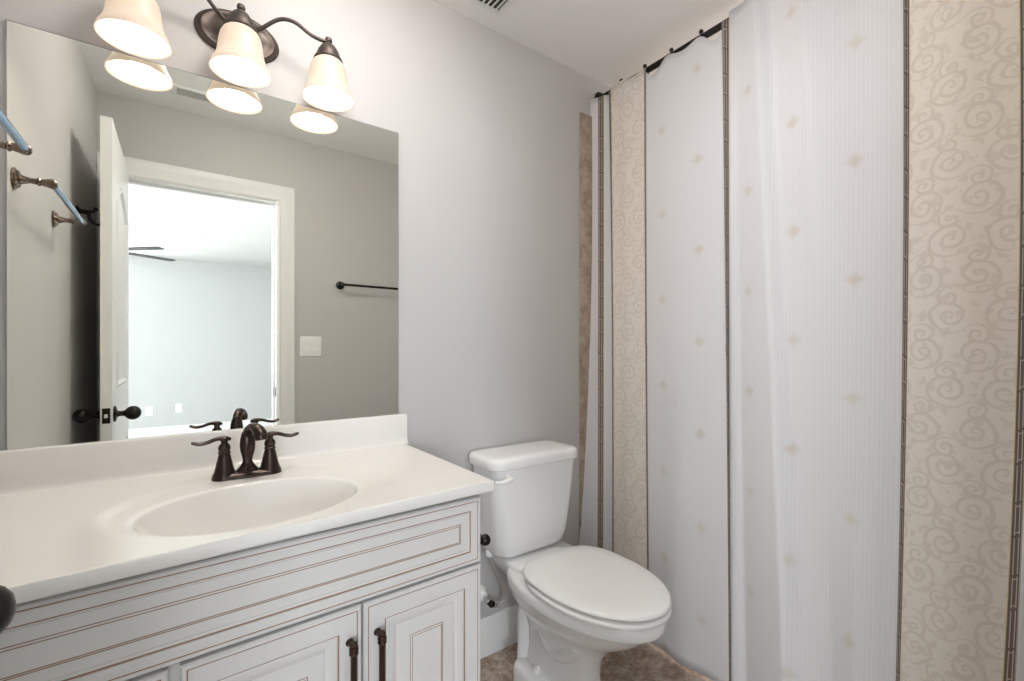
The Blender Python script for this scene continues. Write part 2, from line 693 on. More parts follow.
# door casing and jamb
def casing(name, x0, x1, zt, yw, sgn, prof):
    bm = newbm()
    vr = []
    for o, t in prof:
        y = yw + sgn * t
        vr.append([bm.verts.new(c) for c in ((x0 - o, y, 0), (x0 - o, y, zt + o), (x1 + o, y, zt + o), (x1 + o, y, 0))])
    for a, b in zip(vr, vr[1:]):
        bridge(bm, a, b, False)
    bridge(bm, vr[-1], vr[0], False)
    for k in (0, 3):
        bm.faces.new([r[k] for r in vr])
    return struct(name, bm, 'trim')


CP = [(0, 0.0005), (0, 0.010), (0.010, 0.012), (0.014, 0.009), (0.052, 0.012), (0.056, 0.015), (0.078, 0.018), (0.086, 0.016), (0.089, 0.012), (0.089, 0.0005)]
casing('trim_1', -0.245, 0.459, 2.055, YF, 1, CP)
casing('trim_2', -0.245, 0.459, 2.055, YF - 0.12, -1, CP)
jam = [(DX0, 0), (DX0 + 0.016, 0), (DX0 + 0.016, DZ - 0.016), (DX1 - 0.016, DZ - 0.016), (DX1 - 0.016, 0), (DX1, 0), (DX1, DZ), (DX0, DZ)]
struct('trim_3', one(prism, jam, 'y', YF - 0.119, YF - 0.001), 'trim')
bm = newbm()
stop = [(DX0 + 0.016, 0), (DX0 + 0.028, 0), (DX0 + 0.028, DZ - 0.028), (DX1 - 0.028, DZ - 0.028), (DX1 - 0.028, 0), (DX1 - 0.016, 0), (DX1 - 0.016, DZ - 0.016), (DX0 + 0.016, DZ - 0.016)]
struct('trim_4', one(prism, stop, 'y', YF - 0.075, YF - 0.04), 'trim')
sp = obj('strike_plate', one(box, DX1 - 0.0175, DX1 - 0.0155, YF - 0.034, YF - 0.006, 0.91, 0.965, 0.0005), 'black')
sp['label'] = 'small dark strike plate on the white door jamb beside the switch'
sp['category'] = 'strike plate'

# ------------------------------------------------------------------ the open door
DT0, DT1 = -0.249, -0.214          # leaf, standing open along the left wall
DY0, DY1 = YF + 0.012, -0.812


def door_leaf():
    """slab with two raised panels on both faces, the upper with an arched head"""
    bm = newbm()
    z0, z1 = 0.012, 2.066
    w = DY1 - DY0
    xs_ = (DT0, DT1)

    def panel_loop(ins, za, zb, arch, x):
        a, b = DY0 + 0.115 + ins, DY1 - 0.115 - ins
        pts = [(a, za + ins), (b, za + ins)]
        n = 12
        for i in range(n + 1):
            t = i / n
            y = b + (a - b) * t
            pts.append((y, zb - ins + arch * math.sin(PI * t)))
        return [(x, p[0], p[1]) for p in pts]
    panels = ((0.25, 0.80, 0.0), (1.02, 1.80, 0.09))
    for side, x in ((-1, DT0), (1, DT1)):
        outer = [bm.verts.new((x, y, z)) for y, z in ((DY0, z0), (DY1, z0), (DY1, z1), (DY0, z1))]
        edges = [bm.edges.new((outer[i], outer[(i + 1) % 4])) for i in range(4)]
        for za, zb, ar in panels:
            loops = []
            for ins, dp in ((0, 0), (0.006, -0.004), (0.02, 0.006), (0.032, -0.005), (0.045, -0.005), (0.07, 0.001)):
                loops.append([bm.verts.new(c) for c in panel_loop(ins, za, zb, ar, x + side * dp)])
            for a, b in zip(loops, loops[1:]):
                bridge(bm, a, b)
            bm.faces.new(loops[-1])
            L = loops[0]
            edges += [e for e in (bm.edges.get((L[i], L[(i + 1) % len(L)])) for i in range(len(L))) if e]
        bmesh.ops.triangle_fill(bm, edges=edges, use_beauty=True)
    for (ya, za), (yb, zb) in (((DY0, z0), (DY1, z0)), ((DY1, z0), (DY1, z1)), ((DY1, z1), (DY0, z1)), ((DY0, z1), (DY0, z0))):
        bm.faces.new([bm.verts.new(c) for c in ((DT0, ya, za), (DT0, yb, zb), (DT1, yb, zb), (DT1, ya, za))])
    bmesh.ops.remove_doubles(bm, verts=bm.verts[:], dist=1e-5)
    return bm


door = struct('door_1', door_leaf(), 'door', ang=20)
KZ, KY = 0.932, -0.872
for side, x in ((1, DT1), (-1, DT0)):
    bm = newbm()
    lathe(bm, [(0, 0), (0.031, 0), (0.032, 0.003), (0.028, 0.007), (0.014, 0.010), (0.0105, 0.016), (0.0105, 0.026), (0.0125, 0.030), (0.010, 0.033)],
          (x, KY, KZ), (side, 0, 0), 32)
    ro = obj('rosette', bm, 'black', door)
    bm = newbm()
    lathe(bm, [(0.010, 0.030), (0.013, 0.033), (0.0205, 0.039), (0.0262, 0.048), (0.0278, 0.057), (0.0265, 0.066), (0.0215, 0.0745), (0.0135, 0.0810), (0.005, 0.0835), (0, 0.0840)],
          (x, KY, KZ), (side, 0, 0), 32)
    kb = obj('door_knob', bm, 'black', door)
bm = newbm()
box(bm, -0.2435, -0.2195, DY1 - 0.001, DY1 + 0.0012, KZ - 0.029, KZ + 0.029, 0.0004, 1)
lp = obj('latch_plate', bm, 'black', door)
obj('latch_bolt', one(box, -0.2375, -0.2255, DY1 + 0.0012, DY1 + 0.011, KZ - 0.008, KZ + 0.008, 0.003, 3), 'chrome', lp, label='pale metal latch bolt')
for z in (0.25, 1.05, 1.85):
    bm = newbm()
    lathe(bm, [(0, 0), (0.006, 0), (0.006, 0.09), (0, 0.09)], (DT0 - 0.0015, DY0 - 0.0045, z - 0.045), n=12)
    obj('hinge', bm, 'black', door)

# ================================================================== vanity
FR_X = 0.613


def vy(x, y, z):
    return (x, y * (1 + 0.055 * (FR_X - x) / 0.81), z)


vanity = thing('vanity_cabinet', 'antique white bathroom vanity cabinet with brown glazed panel lines and dark bar pulls', 'vanity', (0.13, -0.27, 0))
CF = -0.533     # face frame plane
bm = newbm()
cx0, cx1, cy0, cy1 = XL + 0.004, 0.602, CF, -0.004


def rect4(g, z):
    return [(cx0 + g, cy0 + g, z), (cx1 - g, cy0 + g, z), (cx1 - g, cy1 - g, z), (cx0 + g, cy1 - g, z)]


loft(bm, [rect4(0.016, 0.111), rect4(0.016, 0.8318), rect4(0.001, 0.8318), rect4(0.0, 0.8308), rect4(0.0, 0.095)])
obj('carcass', bm, 'cabinet', vanity, warp=vy)
bm = newbm()
box(bm, XL + 0.004, 0.598, CF + 0.07, -0.004, 0.002, 0.095)
obj('toe_kick', bm, 'dark_gap', vanity, warp=vy)


def raised_front(x0, x1, z0, z1, prof, dark=(1,), y=CF):
    """front with concentric profile rings; prof = (inset, height, material of the ring reaching it)"""
    bm = newbm()
    yb = y - 0.0005
    hx, hz = (x1 - x0) / 2, (z1 - z0) / 2
    cx, cz = (x0 + x1) / 2, (z0 + z1) / 2
    vr = []
    pf = [(0.0, 0.0, 0), (0.0, 0.016, 0), (0.003, 0.0195, 0)] + prof
    for ins, h, mi in pf:
        a, b = hx - ins, hz - ins
        vr.append([bm.verts.new((cx + sx * a, yb - h, cz + sz * b)) for sx, sz in ((-1, -1), (1, -1), (1, 1), (-1, 1))])
    for (a, b, q) in zip(vr, vr[1:], pf[1:]):
        bridge(bm, a, b, True, q[2])
    bm.faces.new(vr[0][::-1])
    bm.faces.new(vr[-1])
    return bm


DOOR_P = [(0.0085, 0.020, 0), (0.0088, 0.0192, 0), (0.0106, 0.0192, 1), (0.0110, 0.020, 0),
          (0.045, 0.020, 0), (0.0455, 0.018, 0), (0.0482, 0.017, 1), (0.052, 0.0185, 0), (0.060, 0.017, 0), (0.069, 0.012, 0),
          (0.072, 0.011, 0), (0.0732, 0.011, 2), (0.079, 0.0118, 0),
          (0.104, 0.0165, 0), (0.1057, 0.0165, 1), (0.1085, 0.018, 0), (0.1102, 0.018, 1), (0.1110, 0.0185, 0)]
DRAW_P = [(0.0085, 0.020, 0), (0.0088, 0.0192, 0), (0.0106, 0.0192, 1), (0.0110, 0.020, 0),
          (0.029, 0.020, 0), (0.0295, 0.018, 0), (0.0320, 0.017, 1), (0.036, 0.015, 0), (0.0372, 0.015, 2), (0.041, 0.0145, 0),
          (0.056, 0.0165, 0), (0.0576, 0.0165, 1), (0.0600, 0.018, 0), (0.0616, 0.018, 1), (0.0622, 0.0185, 0)]
CMATS = ['cabinet', 'glaze', 'glaze_soft']
obj('drawer_front', raised_front(XL + 0.012, 0.596, 0.6635, 0.8225, DRAW_P), CMATS, vanity, 25, 'wide false drawer front under the counter', warp=vy)


def pull(parent, x, za, zb, vertical=True):
    """bar pull with two collared ends"""
    root = None
    y0 = CF - 0.0205
    yb = y0 - 0.028
    bm = newbm()
    if vertical:
        p = [(x, yb, za + 0.004), (x, yb, zb - 0.004)]
    else:
        p = [(za + 0.004, yb, x), (zb - 0.004, yb, x)]
    ax = (0, 0, 1) if vertical else (1, 0, 0)
    L = zb - za
    org = (x, yb, za) if vertical else (za, yb, x)
    lathe(bm, [(0, -0.004), (0.006, -0.003), (0.0075, 0.0), (0.006, 0.003), (0.0085, 0.005), (0.0095, 0.010), (0.0085, 0.016), (0.0095, 0.018), (0.0072, 0.022), (0.0062, 0.026),
               (0.0062, L - 0.026), (0.0072, L - 0.022), (0.0095, L - 0.018), (0.0085, L - 0.016), (0.0095, L - 0.010), (0.0085, L - 0.005), (0.006, L - 0.003), (0.0075, L), (0.006, L + 0.003), (0, L + 0.004)],
          org, ax, 20)
    h = obj('handle', bm, 'pull', parent, warp=vy)
    for e in (0.011, L - 0.011):
        o2 = (x, y0 + 0.001, za + e) if vertical else (za + e, y0 + 0.001, x)
        obj('handle_post', one(lathe, [(0, 0), (0.008, 0), (0.008, 0.002), (0.005, 0.005), (0.005, 0.026), (0, 0.026)], o2, (0, -1, 0), 16), 'pull', h, warp=vy)
    return h


for x0, x1, hxx in ((-0.002, 0.3015, 0.276), (0.3055, 0.596, 0.334)):
    d = obj('door', raised_front(x0, x1, 0.105, 0.657, DOOR_P), CMATS, vanity, 25, warp=vy)
    pull(d, hxx, 0.435, 0.601)
for z0, z1 in ((0.445, 0.657), (0.28, 0.437), (0.105, 0.272)):
    d = obj('drawer', raised_front(XL + 0.012, -0.018, z0, z1, DRAW_P), CMATS, vanity, 25, warp=vy)
    pull(d, (z0 + z1) / 2, -0.24, -0.11, False)

# ---- counter with the integrated oval basin
CT = 0.865
BCX, BCY, BA, BB = 0.133, -0.390, 0.207, 0.160
X0, X1, Y0, Y1 = XL + 0.002, FR_X + 0.004, -0.579, -0.002
counter = thing('vanity_countertop', 'cream cultured marble vanity top with integrated oval sink and backsplash', 'countertop', (0.13, -0.27, 0.84))


def sst(a, b, x):
    t = max(0.0, min(1.0, (x - a) / (b - a)))
    return t * t * (3 - 2 * t)


def top_z(x, y):
    e = math.sqrt(((x - 0.168) / 0.292) ** 2 + ((y + 0.335) / 0.203) ** 2)
    z = CT - 0.0030 * (1 - sst(0.955, 1.015, e)) * sst(-0.52, -0.34, y)
    z -= 0.007 * (FR_X - x) / 0.95
    return z


def counter_mesh():
    bm = newbm()
    angs = [2 * PI * i / 144 for i in range(144)]
    for cx, cy in ((X0, Y0), (X1, Y0), (X1, Y1), (X0, Y1)):
        angs.append(math.atan2(cy - BCY, cx - BCX) % (2 * PI))
    angs = sorted(set(round(a, 6) for a in angs))
    rows = []
    prof = [(0.10, 0.128), (0.25, 0.126), (0.42, 0.119), (0.58, 0.107), (0.72, 0.088), (0.82, 0.064), (0.90, 0.038), (0.945, 0.020), (0.975, 0.008), (0.99, 0.0032), (1.0, 0.0012), (1.02, 0.0)]
    n_out = 22
    bott = None
    for a in angs:
        ca, sa = math.cos(a), math.sin(a)
        re = 1.0 / math.sqrt((ca / BA) ** 2 + (sa / BB) ** 2)
        tx = ((X1 - BCX) / ca) if ca > 1e-9 else ((X0 - BCX) / ca if ca < -1e-9 else 1e9)
        ty = ((Y1 - BCY) / sa) if sa > 1e-9 else ((Y0 - BCY) / sa if sa < -1e-9 else 1e9)
        rb = min(tx, ty)
        col = []
        for t, d in prof:
            x, y = BCX + ca * re * t, BCY + sa * re * t
            # the bowl floor leans towards the drain at the back
            col.append((x, y + 0.03 * (1 - t) * (1 if t < 1 else 0), top_z(x, y) - d))
        r1 = re * 1.02
        for k in range(1, n_out + 1):
            r = r1 + (rb - r1) * k / n_out
            x, y = BCX + ca * r, BCY + sa * r
            z = top_z(x, y)
            if k == n_out:
                z -= 0.004
                col.append((BCX + ca * (r - 0.002), BCY + sa * (r - 0.002), z + 0.0032))
            col.append((x, y, z))
        x, y = BCX + ca * rb, BCY + sa * rb
        col.append((x, y, CT - 0.021 - 0.007 * (FR_X - x) / 0.95))
        col.append((BCX + ca * (rb - 0.004), BCY + sa * (rb - 0.004), CT - 0.0255 - 0.007 * (FR_X - x) / 0.95))
        rows.append(col)
    nr = len(rows[0])
    V = [[bm.verts.new(c) for c in col] for col in rows]
    n = len(V)
    for i in range(n):
        j = (i + 1) % n
        for k in range(nr - 1):
            bm.faces.new((V[i][k], V[j][k], V[j][k + 1], V[i][k + 1]))
    bm.faces.new([V[i][0] for i in range(n)])
    return bm


obj('sink_top', counter_mesh(), 'marble', counter, 40, warp=vy)
bm = newbm()
pr = [(-0.0085, CT - 0.002), (-0.036, CT - 0.002), (-0.030, CT + 0.0015), (-0.025, CT + 0.006), (-0.0225, CT + 0.013), (-0.021, CT + 0.03), (-0.0205, CT + 0.090), (-0.018, CT + 0.0955), (-0.013, CT + 0.0975), (-0.0085, CT + 0.0975)]
loft(bm, [[(x, y, z - 0.007 * (FR_X - x) / 0.95) for y, z in pr] for x in (X0, X1 + 0.012)])
obj('backsplash', bm, 'marble', counter, 30)
bm = newbm()
lathe(bm, [(0, 0), (0.021, 0), (0.0225, 0.002), (0.020, 0.004), (0.016, 0.003), (0.0155, 0.006), (0.008, 0.0085), (0, 0.009)], (BCX, BCY + 0.03, CT - 0.1330), n=28)
obj('drain', bm, 'bronze', counter, label='dark bronze sink drain')

# ---- faucet
FX, FY, FZ = 0.1385, -0.155, CT - 0.0060
faucet = thing('bathroom_faucet', 'dark oil-rubbed bronze centerset faucet with two lever handles behind the sink', 'faucet', (FX, FY, FZ))
bm = newbm()
pl = []
for ins, h in ((0, 0), (0, 0.004), (0.002, 0.007), (0.004, 0.010), (0.007, 0.012), (0.012, 0.0135)):
    pl.append([(x, y, FZ + h) for x, y in rrect(FX, FY, 0.0790 - ins, 0.0285 - ins, 0.0284 - ins, 10)])
loft(bm, pl)
obj('base_plate', bm, 'bronze', faucet)
for s in (-1, 1):
    hx_ = FX + s * 0.051
    bm = newbm()
    lathe(bm, [(0.027, 0.004), (0.0265, 0.010), (0.0225, 0.018), (0.0195, 0.030), (0.0165, 0.044), (0.0138, 0.056), (0.0122, 0.062), (0.0142, 0.064), (0.0142, 0.066), (0.0118, 0.068),
               (0.0132, 0.073), (0.0136, 0.078), (0.0118, 0.084), (0.0085, 0.087), (0.0072, 0.090), (0.0085, 0.094), (0.0105, 0.097), (0.010, 0.102), (0.005, 0.105), (0, 0.1055)], (hx_, FY, FZ), n=28)
    hd = obj('handle', bm, 'bronze', faucet)
    bm = newbm()
    tube(bm, [(hx_ - s * 0.014, FY, FZ + 0.097), (hx_, FY, FZ + 0.101), (hx_ + s * 0.018, FY - 0.001, FZ + 0.1005), (hx_ + s * 0.036, FY - 0.003, FZ + 0.0945), (hx_ + s * 0.052, FY - 0.005, FZ + 0.0925), (hx_ + s * 0.065, FY - 0.006, FZ + 0.0965), (hx_ + s * 0.069, FY - 0.006, FZ + 0.0975)],
         [0.004, 0.0100, 0.0090, 0.0090, 0.0105, 0.0095, 0.004], 16, 6, (0, 0, 1), [0.9, 0.62, 0.55, 0.5, 0.42, 0.42, 0.5])
    obj('lever', bm, 'bronze', hd)
bm = newbm()
# skirt and vase-shaped column
lathe(bm, [(0.031, 0.004), (0.030, 0.010), (0.025, 0.016), (0.0165, 0.026), (0.0115, 0.034), (0.0108, 0.040), (0.0135, 0.052), (0.0172, 0.066), (0.0180, 0.080), (0.0165, 0.094), (0.0135, 0.108), (0.009, 0.117), (0, 0.120)],
      (FX, FY + 0.004, FZ), n=28, sx=1.0, sy=0.85)
obj('spout_column', bm, 'bronze', faucet)
bm = newbm()
tube(bm, [(FX, FY + 0.006, FZ + 0.075), (FX, FY + 0.003, FZ + 0.100), (FX + 0.004, FY - 0.012, FZ + 0.120), (FX + 0.011, FY - 0.034, FZ + 0.128), (FX + 0.018, FY - 0.056, FZ + 0.122), (FX + 0.022, FY - 0.067, FZ + 0.110), (FX + 0.023, FY - 0.070, FZ + 0.099)],
     [0.009, 0.0120, 0.0132, 0.0138, 0.0148, 0.0155, 0.0142], 20, 7, (0, 1, 0), [1, 0.9, 0.8, 0.75, 0.85, 0.95, 1])
sp_ = obj('spout', bm, 'bronze', faucet)
bm = newbm()
tube(bm, [(FX, FY + 0.022, FZ + 0.008), (FX, FY + 0.022, FZ + 0.075)], 0.0025, 10, 0)
lathe(bm, [(0, 0), (0.0045, 0.001), (0.006, 0.006), (0.0045, 0.011), (0, 0.013)], (FX, FY + 0.022, FZ + 0.072), n=14)
obj('lift_rod', bm, 'bronze', faucet)

# ================================================================== mirror
MX0, MX1, MZ0, MZ1 = -0.322, 0.6055, CT + 0.088, 1.927
mir = thing('wall_mirror', 'large frameless rectangular mirror on the wall above the vanity', 'mirror', ((MX0 + MX1) / 2, 0, MZ0))
obj('mirror_glass', one(box, MX0 + 0.003, MX1 - 0.003, -0.0072, -0.0040, MZ0 + 0.003, MZ1 - 0.003), 'mirror', mir)
bm = newbm()
rg = []
for ins, y in ((0.0, -0.0008), (0.0, -0.0062), (0.0012, -0.0076), (0.003, -0.0076), (0.003, -0.0008)):
    rg.append([(MX0 + ins, y, MZ0 + ins), (MX1 - ins, y, MZ0 + ins), (MX1 - ins, y, MZ1 - ins), (MX0 + ins, y, MZ1 - ins)])
loft(bm, rg + [rg[0]], False, False)
bmesh.ops.remove_doubles(bm, verts=bm.verts[:], dist=1e-6)
obj('polished_edge', bm, 'mirror_edge', mir, label='thin grey polished mirror edge')

# ================================================================== vanity light
LXs = (-0.091, 0.129, 0.352)
LY, LZ = -0.096, 1.920
lamp = thing('vanity_light', 'dark bronze three-arm wall light with frosted bell glass shades above the mirror', 'light fixture', (0.131, 0, 2.07))
bm = newbm()
lathe(bm, [(1.0, 0.0005), (1.0, 0.005), (0.97, 0.009), (0.90, 0.011), (0.86, 0.014), (0.80, 0.014), (0.74, 0.012), (0.55, 0.016), (0.36, 0.022), (0.26, 0.025), (0.22, 0.034), (0.17, 0.039), (0, 0.041)],
      (0.131, 0, 2.068), (0, -1, 0), 56, 0.104, 0.066)
obj('backplate', bm, 'fixture', lamp)
for k, lx in enumerate(LXs):
    bm = newbm()
    if k == 1:
        pts = [(0.131, -0.030, 2.068), (0.130, -0.050, 2.078), (0.129, -0.075, 2.098), (lx, LY, 2.100)]
    else:
        s = -1 if k == 0 else 1
        c = 0.131
        e = abs(lx - c)
        pts = [(c, -0.030, 2.066), (c + s * 0.045, -0.052, 2.080), (c + s * 0.092, -0.078, 2.112), (c + s * 0.130, -0.092, 2.112), (c + s * 0.170, -0.096, 2.092), (c + s * (e - 0.018), LY, 2.087), (lx, LY, 2.091)]
    tube(bm, pts, 0.0052, 12, 8)
    arm = obj('arm', bm, 'fixture', lamp)
    bm = newbm()
    lathe(bm, [(0.0385, 2.030), (0.0405, 2.033), (0.0385, 2.039), (0.034, 2.041), (0.0325, 2.049), (0.0275, 2.063), (0.019, 2.076), (0.0105, 2.083), (0.0075, 2.086), (0.0095, 2.089), (0.0105, 2.094), (0.0085, 2.100), (0.004, 2.103), (0, 2.1035)],
          (lx, LY, 0), n=32)
    cup = obj('socket_cup', bm, 'fixture', arm)
    prof = [(0.0725, 0.0), (0.0712, 0.007), (0.0665, 0.017), (0.0605, 0.028), (0.0560, 0.042), (0.0535, 0.058), (0.0515, 0.076), (0.0480, 0.093), (0.0420, 0.105), (0.0345, 0.1125), (0.030, 0.1155)]
    inner = [(r - 0.0032, h + (0.0012 if i == 0 else 0.0)) for i, (r, h) in enumerate(prof)][::-1]
    bm = newbm()
    lathe(bm, prof + inner, (lx, LY, LZ), n=48, closed_prof=True)
    sh = obj('lamp_shade', bm, 'shade', lamp, 60)
    bm = newbm()
    lathe(bm, [(0.013, 0.112), (0.013, 0.098), (0.016, 0.088), (0.024, 0.074), (0.0275, 0.060), (0.025, 0.046), (0.016, 0.037), (0, 0.034)], (lx, LY, LZ), n=24)
    obj('bulb', bm, 'bulb', sh, 60)
    ld = bpy.data.lights.new('bulb_light', 'POINT')
    ld.energy = SCONCE_W
    ld.color = (1.0, 0.92, 0.83)
    ld.shadow_soft_size = 0.028
    lo = bpy.data.objects.new('bulb_light', ld)
    COL.objects.link(lo)
    lo.location = (lx, LY, LZ + 0.030)

# two added fill lamps, no such fixtures seen; they brighten room and curtain
gx, gy = 0.34, -0.56
cl = thing('added_fill_lamp', 'added unseen fill light, white dome on the ceiling over the bathroom floor', 'added fill light', (gx, gy, H))
obj('fill_lamp_base', one(lathe, [(0, -0.0005), (0.155, -0.0005), (0.158, -0.008), (0.150, -0.018), (0, -0.018)], (gx, gy, H), n=40), 'trim', cl)
obj('fill_lamp_dome', one(lathe, [(0, -0.100), (0.05, -0.097), (0.095, -0.084), (0.125, -0.062), (0.140, -0.036), (0.143, -0.018), (0, -0.018)], (gx, gy, H), n=40), 'fill_glow', cl)
tx_, ty_ = 2.16, -0.95
cl = thing('added_fill_lamp', 'added unseen fill light, round disc on the ceiling behind the shower curtain', 'added fill light', (tx_, ty_, H))  # second added fill light, shines through the curtain from behind
obj('fill_lamp_rim', one(lathe, [(0.118, 0), (0.13, -0.004), (0.13, -0.020), (0.118, -0.026), (0.110, -0.020), (0.110, -0.004)], (tx_, ty_, H), n=40, closed_prof=True), 'trim', cl)
obj('fill_lamp_lens', one(lathe, [(0, -0.002), (0.109, -0.002), (0.109, -0.016), (0, -0.018)], (tx_, ty_, H), n=40), 'plastic', cl)
ld = bpy.data.lights.new('fill_lamp_light', 'AREA')
ld.shape = 'DISK'
ld.size = 0.2
ld.energy = TUB_FILL_W
ld.color = (1.0, 0.95, 0.89)
lo = bpy.data.objects.new('fill_lamp_light', ld)
COL.objects.link(lo)
lo.location = (tx_, ty_, H - 0.03)

# ================================================================== toilet
TX = 1.080
toilet = thing('toilet', 'white two-piece toilet with closed lid between the vanity and the shower curtain', 'toilet', (TX, -0.35, 0))


def egg(cx, yb, yt, hw, z, n=48, pw=1.0, back=0.75):
    """plan outline: rounded back at yb, long nose at yt"""
    out = []
    ym = yb + (yt - yb) * 0.42
    for i in range(n):
        a = 2 * PI * i / n
        c, s = math.cos(a), math.sin(a)
        if s >= 0:     # towards the wall: squarer
            e = back
            x = hw * (abs(c) ** e) * (1 if c >= 0 else -1)
            y = ym + (yb - ym) * (abs(s) ** e)
        else:
            x = hw * c * pw
            y = ym + (yt - ym) * (-s)
        out.append((cx + x, y, z))
    return out


# bowl and pedestal
bm = newbm()
rings = [egg(TX, -0.15, -0.500, 0.108, 0.0, back=0.5), egg(TX, -0.15, -0.500, 0.108, 0.025, back=0.5), egg(TX, -0.155, -0.494, 0.100, 0.040, back=0.5),
         egg(TX, -0.17, -0.480, 0.086, 0.070, back=0.55), egg(TX, -0.18, -0.475, 0.078, 0.13, back=0.6), egg(TX, -0.175, -0.485, 0.080, 0.19, back=0.65),
         egg(TX, -0.165, -0.520, 0.094, 0.235, back=0.7), egg(TX, -0.15, -0.575, 0.122, 0.275, back=0.7), egg(TX, -0.14, -0.630, 0.150, 0.310, back=0.7),
         egg(TX, -0.13, -0.668, 0.168, 0.343, back=0.7), egg(TX, -0.13, -0.686, 0.175, 0.362, back=0.7), egg(TX, -0.13, -0.692, 0.178, 0.367, back=0.7), egg(TX, -0.13, -0.704, 0.1845, 0.3705, back=0.7), egg(TX, -0.13, -0.709, 0.187, 0.377, back=0.7),
         egg(TX, -0.13, -0.710, 0.187, 0.402, back=0.7), egg(TX, -0.135, -0.705, 0.183, 0.411, back=0.7), egg(TX, -0.15, -0.69, 0.172, 0.4135, back=0.7)]
loft(bm, rings)
obj('bowl', bm, 'porcelain', toilet, 60)
# deck that carries the tank
bm = newbm()
dk = []
for z, hx, ya, yb_, r in ((0.300, 0.080, -0.14, -0.22, 0.03), (0.345, 0.098, -0.085, -0.24, 0.035), (0.385, 0.128, -0.035, -0.255, 0.04), (0.412, 0.142, -0.03, -0.262, 0.045), (0.424, 0.143, -0.03, -0.262, 0.045), (0.430, 0.139, -0.033, -0.258, 0.043)):
    dk.append([(x, y, z) for x, y in rrect(TX, (ya + yb_) / 2, hx, (ya - yb_) / 2, r, 6)])
loft(bm, dk)
obj('tank_deck', bm, 'porcelain', toilet, 60)
# trapway: the S-shaped bulge on the pedestal side
bm = newbm()
for s in (-1, 1):
    pass
tube(bm, [(TX, -0.44, 0.240), (TX, -0.38, 0.180), (TX, -0.315, 0.185), (TX, -0.275, 0.255), (TX, -0.225, 0.310), (TX, -0.190, 0.250), (TX, -0.182, 0.150), (TX, -0.185, 0.03)],
     [0.078, 0.086, 0.090, 0.092, 0.096, 0.098, 0.096, 0.100], 24, 6, (0, 0, 1), [0.6, 0.5, 0.42, 0.40, 0.42, 0.38, 0.36, 0.40])
obj('trapway', bm, 'porcelain', toilet, 60)
# foot step with the bolt caps
for s in (-1, 1):
    bm = newbm()
    ft = []
    for z, g in ((0.0, 0.0), (0.060, 0.0), (0.074, 0.004), (0.082, 0.013)):
        ft.append([(x, y, z) for x, y in rrect(TX + s * 0.088, -0.265, 0.046 - g, 0.085 - g, 0.036 - g * 0.9, 6)])
    loft(bm, ft)
    obj('foot', bm, 'porcelain', toilet, 60)
    bm = newbm()
    lathe(bm, [(0.014, 0.0), (0.0142, 0.006), (0.012, 0.012), (0.007, 0.016), (0, 0.0175)], (TX + s * 0.094, -0.285, 0.0815), n=20)
    obj('bolt_cap', bm, 'plastic', toilet)
# tank
TKX = 1.063
bm = newbm()
tk = []
for z, hx, yf, r in ((0.4315, 0.120, -0.150, 0.05), (0.438, 0.146, -0.176, 0.055), (0.455, 0.159, -0.190, 0.055), (0.49, 0.166, -0.197, 0.052), (0.58, 0.177, -0.203, 0.048), (0.68, 0.186, -0.208, 0.045), (0.766, 0.192, -0.212, 0.043)):
    tk.append([(x, y, z) for x, y in rrect(TKX, (-0.022 + yf) / 2, hx, (-0.022 - yf) / 2, r, 8)])
loft(bm, tk)
obj('tank', bm, 'porcelain', toilet, 50)
bm = newbm()
ld_ = []
for z, g in ((0.7645, 0.006), (0.767, 0.001), (0.772, 0.0), (0.790, 0.0), (0.798, 0.0025), (0.803, 0.008), (0.8055, 0.018), (0.807, 0.04)):
    ld_.append([(x, y, z) for x, y in rrect(TKX, -0.116, 0.206 - g, 0.106 - g, 0.052 - g * 0.8, 8)])
loft(bm, ld_)
obj('tank_lid', bm, 'porcelain', toilet, 50)
bm = newbm()
lathe(bm, [(0, 0), (0.015, 0), (0.016, 0.004), (0.013, 0.008), (0.009, 0.010), (0.009, 0.018), (0, 0.018)], (0.922, -0.2065, 0.738), (0, -1, 0), 20)
tube(bm, [(0.930, -0.226, 0.740), (0.915, -0.228, 0.738), (0.890, -0.229, 0.733), (0.866, -0.229, 0.734), (0.852, -0.229, 0.737)], [0.007, 0.0095, 0.009, 0.0085, 0.006], 14, 5, (0, 0, 1), 0.85)
obj('flush_lever', bm, 'plastic', toilet)


def pad(z0, z1, yb, yt, hw, rnd, dome):
    rs = [egg(TX, yb - g, yt + g, hw - g, z, back=0.62) for g, z in ((rnd, z0), (0, z0 + rnd * 0.6), (0, z1 - rnd), (rnd * 0.35, z1 - rnd * 0.3), (rnd * 1.1, z1))]
    if dome:
        rs += [egg(TX, yb - 0.05, yt + 0.06, hw - 0.05, z1 + dome * 0.7, back=0.65), egg(TX, yb - 0.10, yt + 0.15, hw - 0.11, z1 + dome, back=0.7), egg(TX, yb - 0.14, yt + 0.20, hw - 0.16, z1 + dome, back=0.75)]
    return one(loft, rs)


obj('seat', pad(0.4170, 0.4335, -0.262, -0.722, 0.190, 0.0065, 0.0), 'plastic', toilet, 60)
obj('seat_lid', pad(0.4395, 0.455, -0.245, -0.722, 0.189, 0.008, 0.004), 'plastic', toilet, 60)
for s in (-1, 1):
    bm = newbm()
    lathe(bm, [(0, 0), (0.0085, 0), (0.0095, 0.003), (0.0095, 0.047), (0.0085, 0.05), (0, 0.05)], (TX + s * 0.075 - 0.025, -0.2565, 0.4375), (1, 0, 0), 18)
    obj('hinge', bm, 'plastic', toilet)

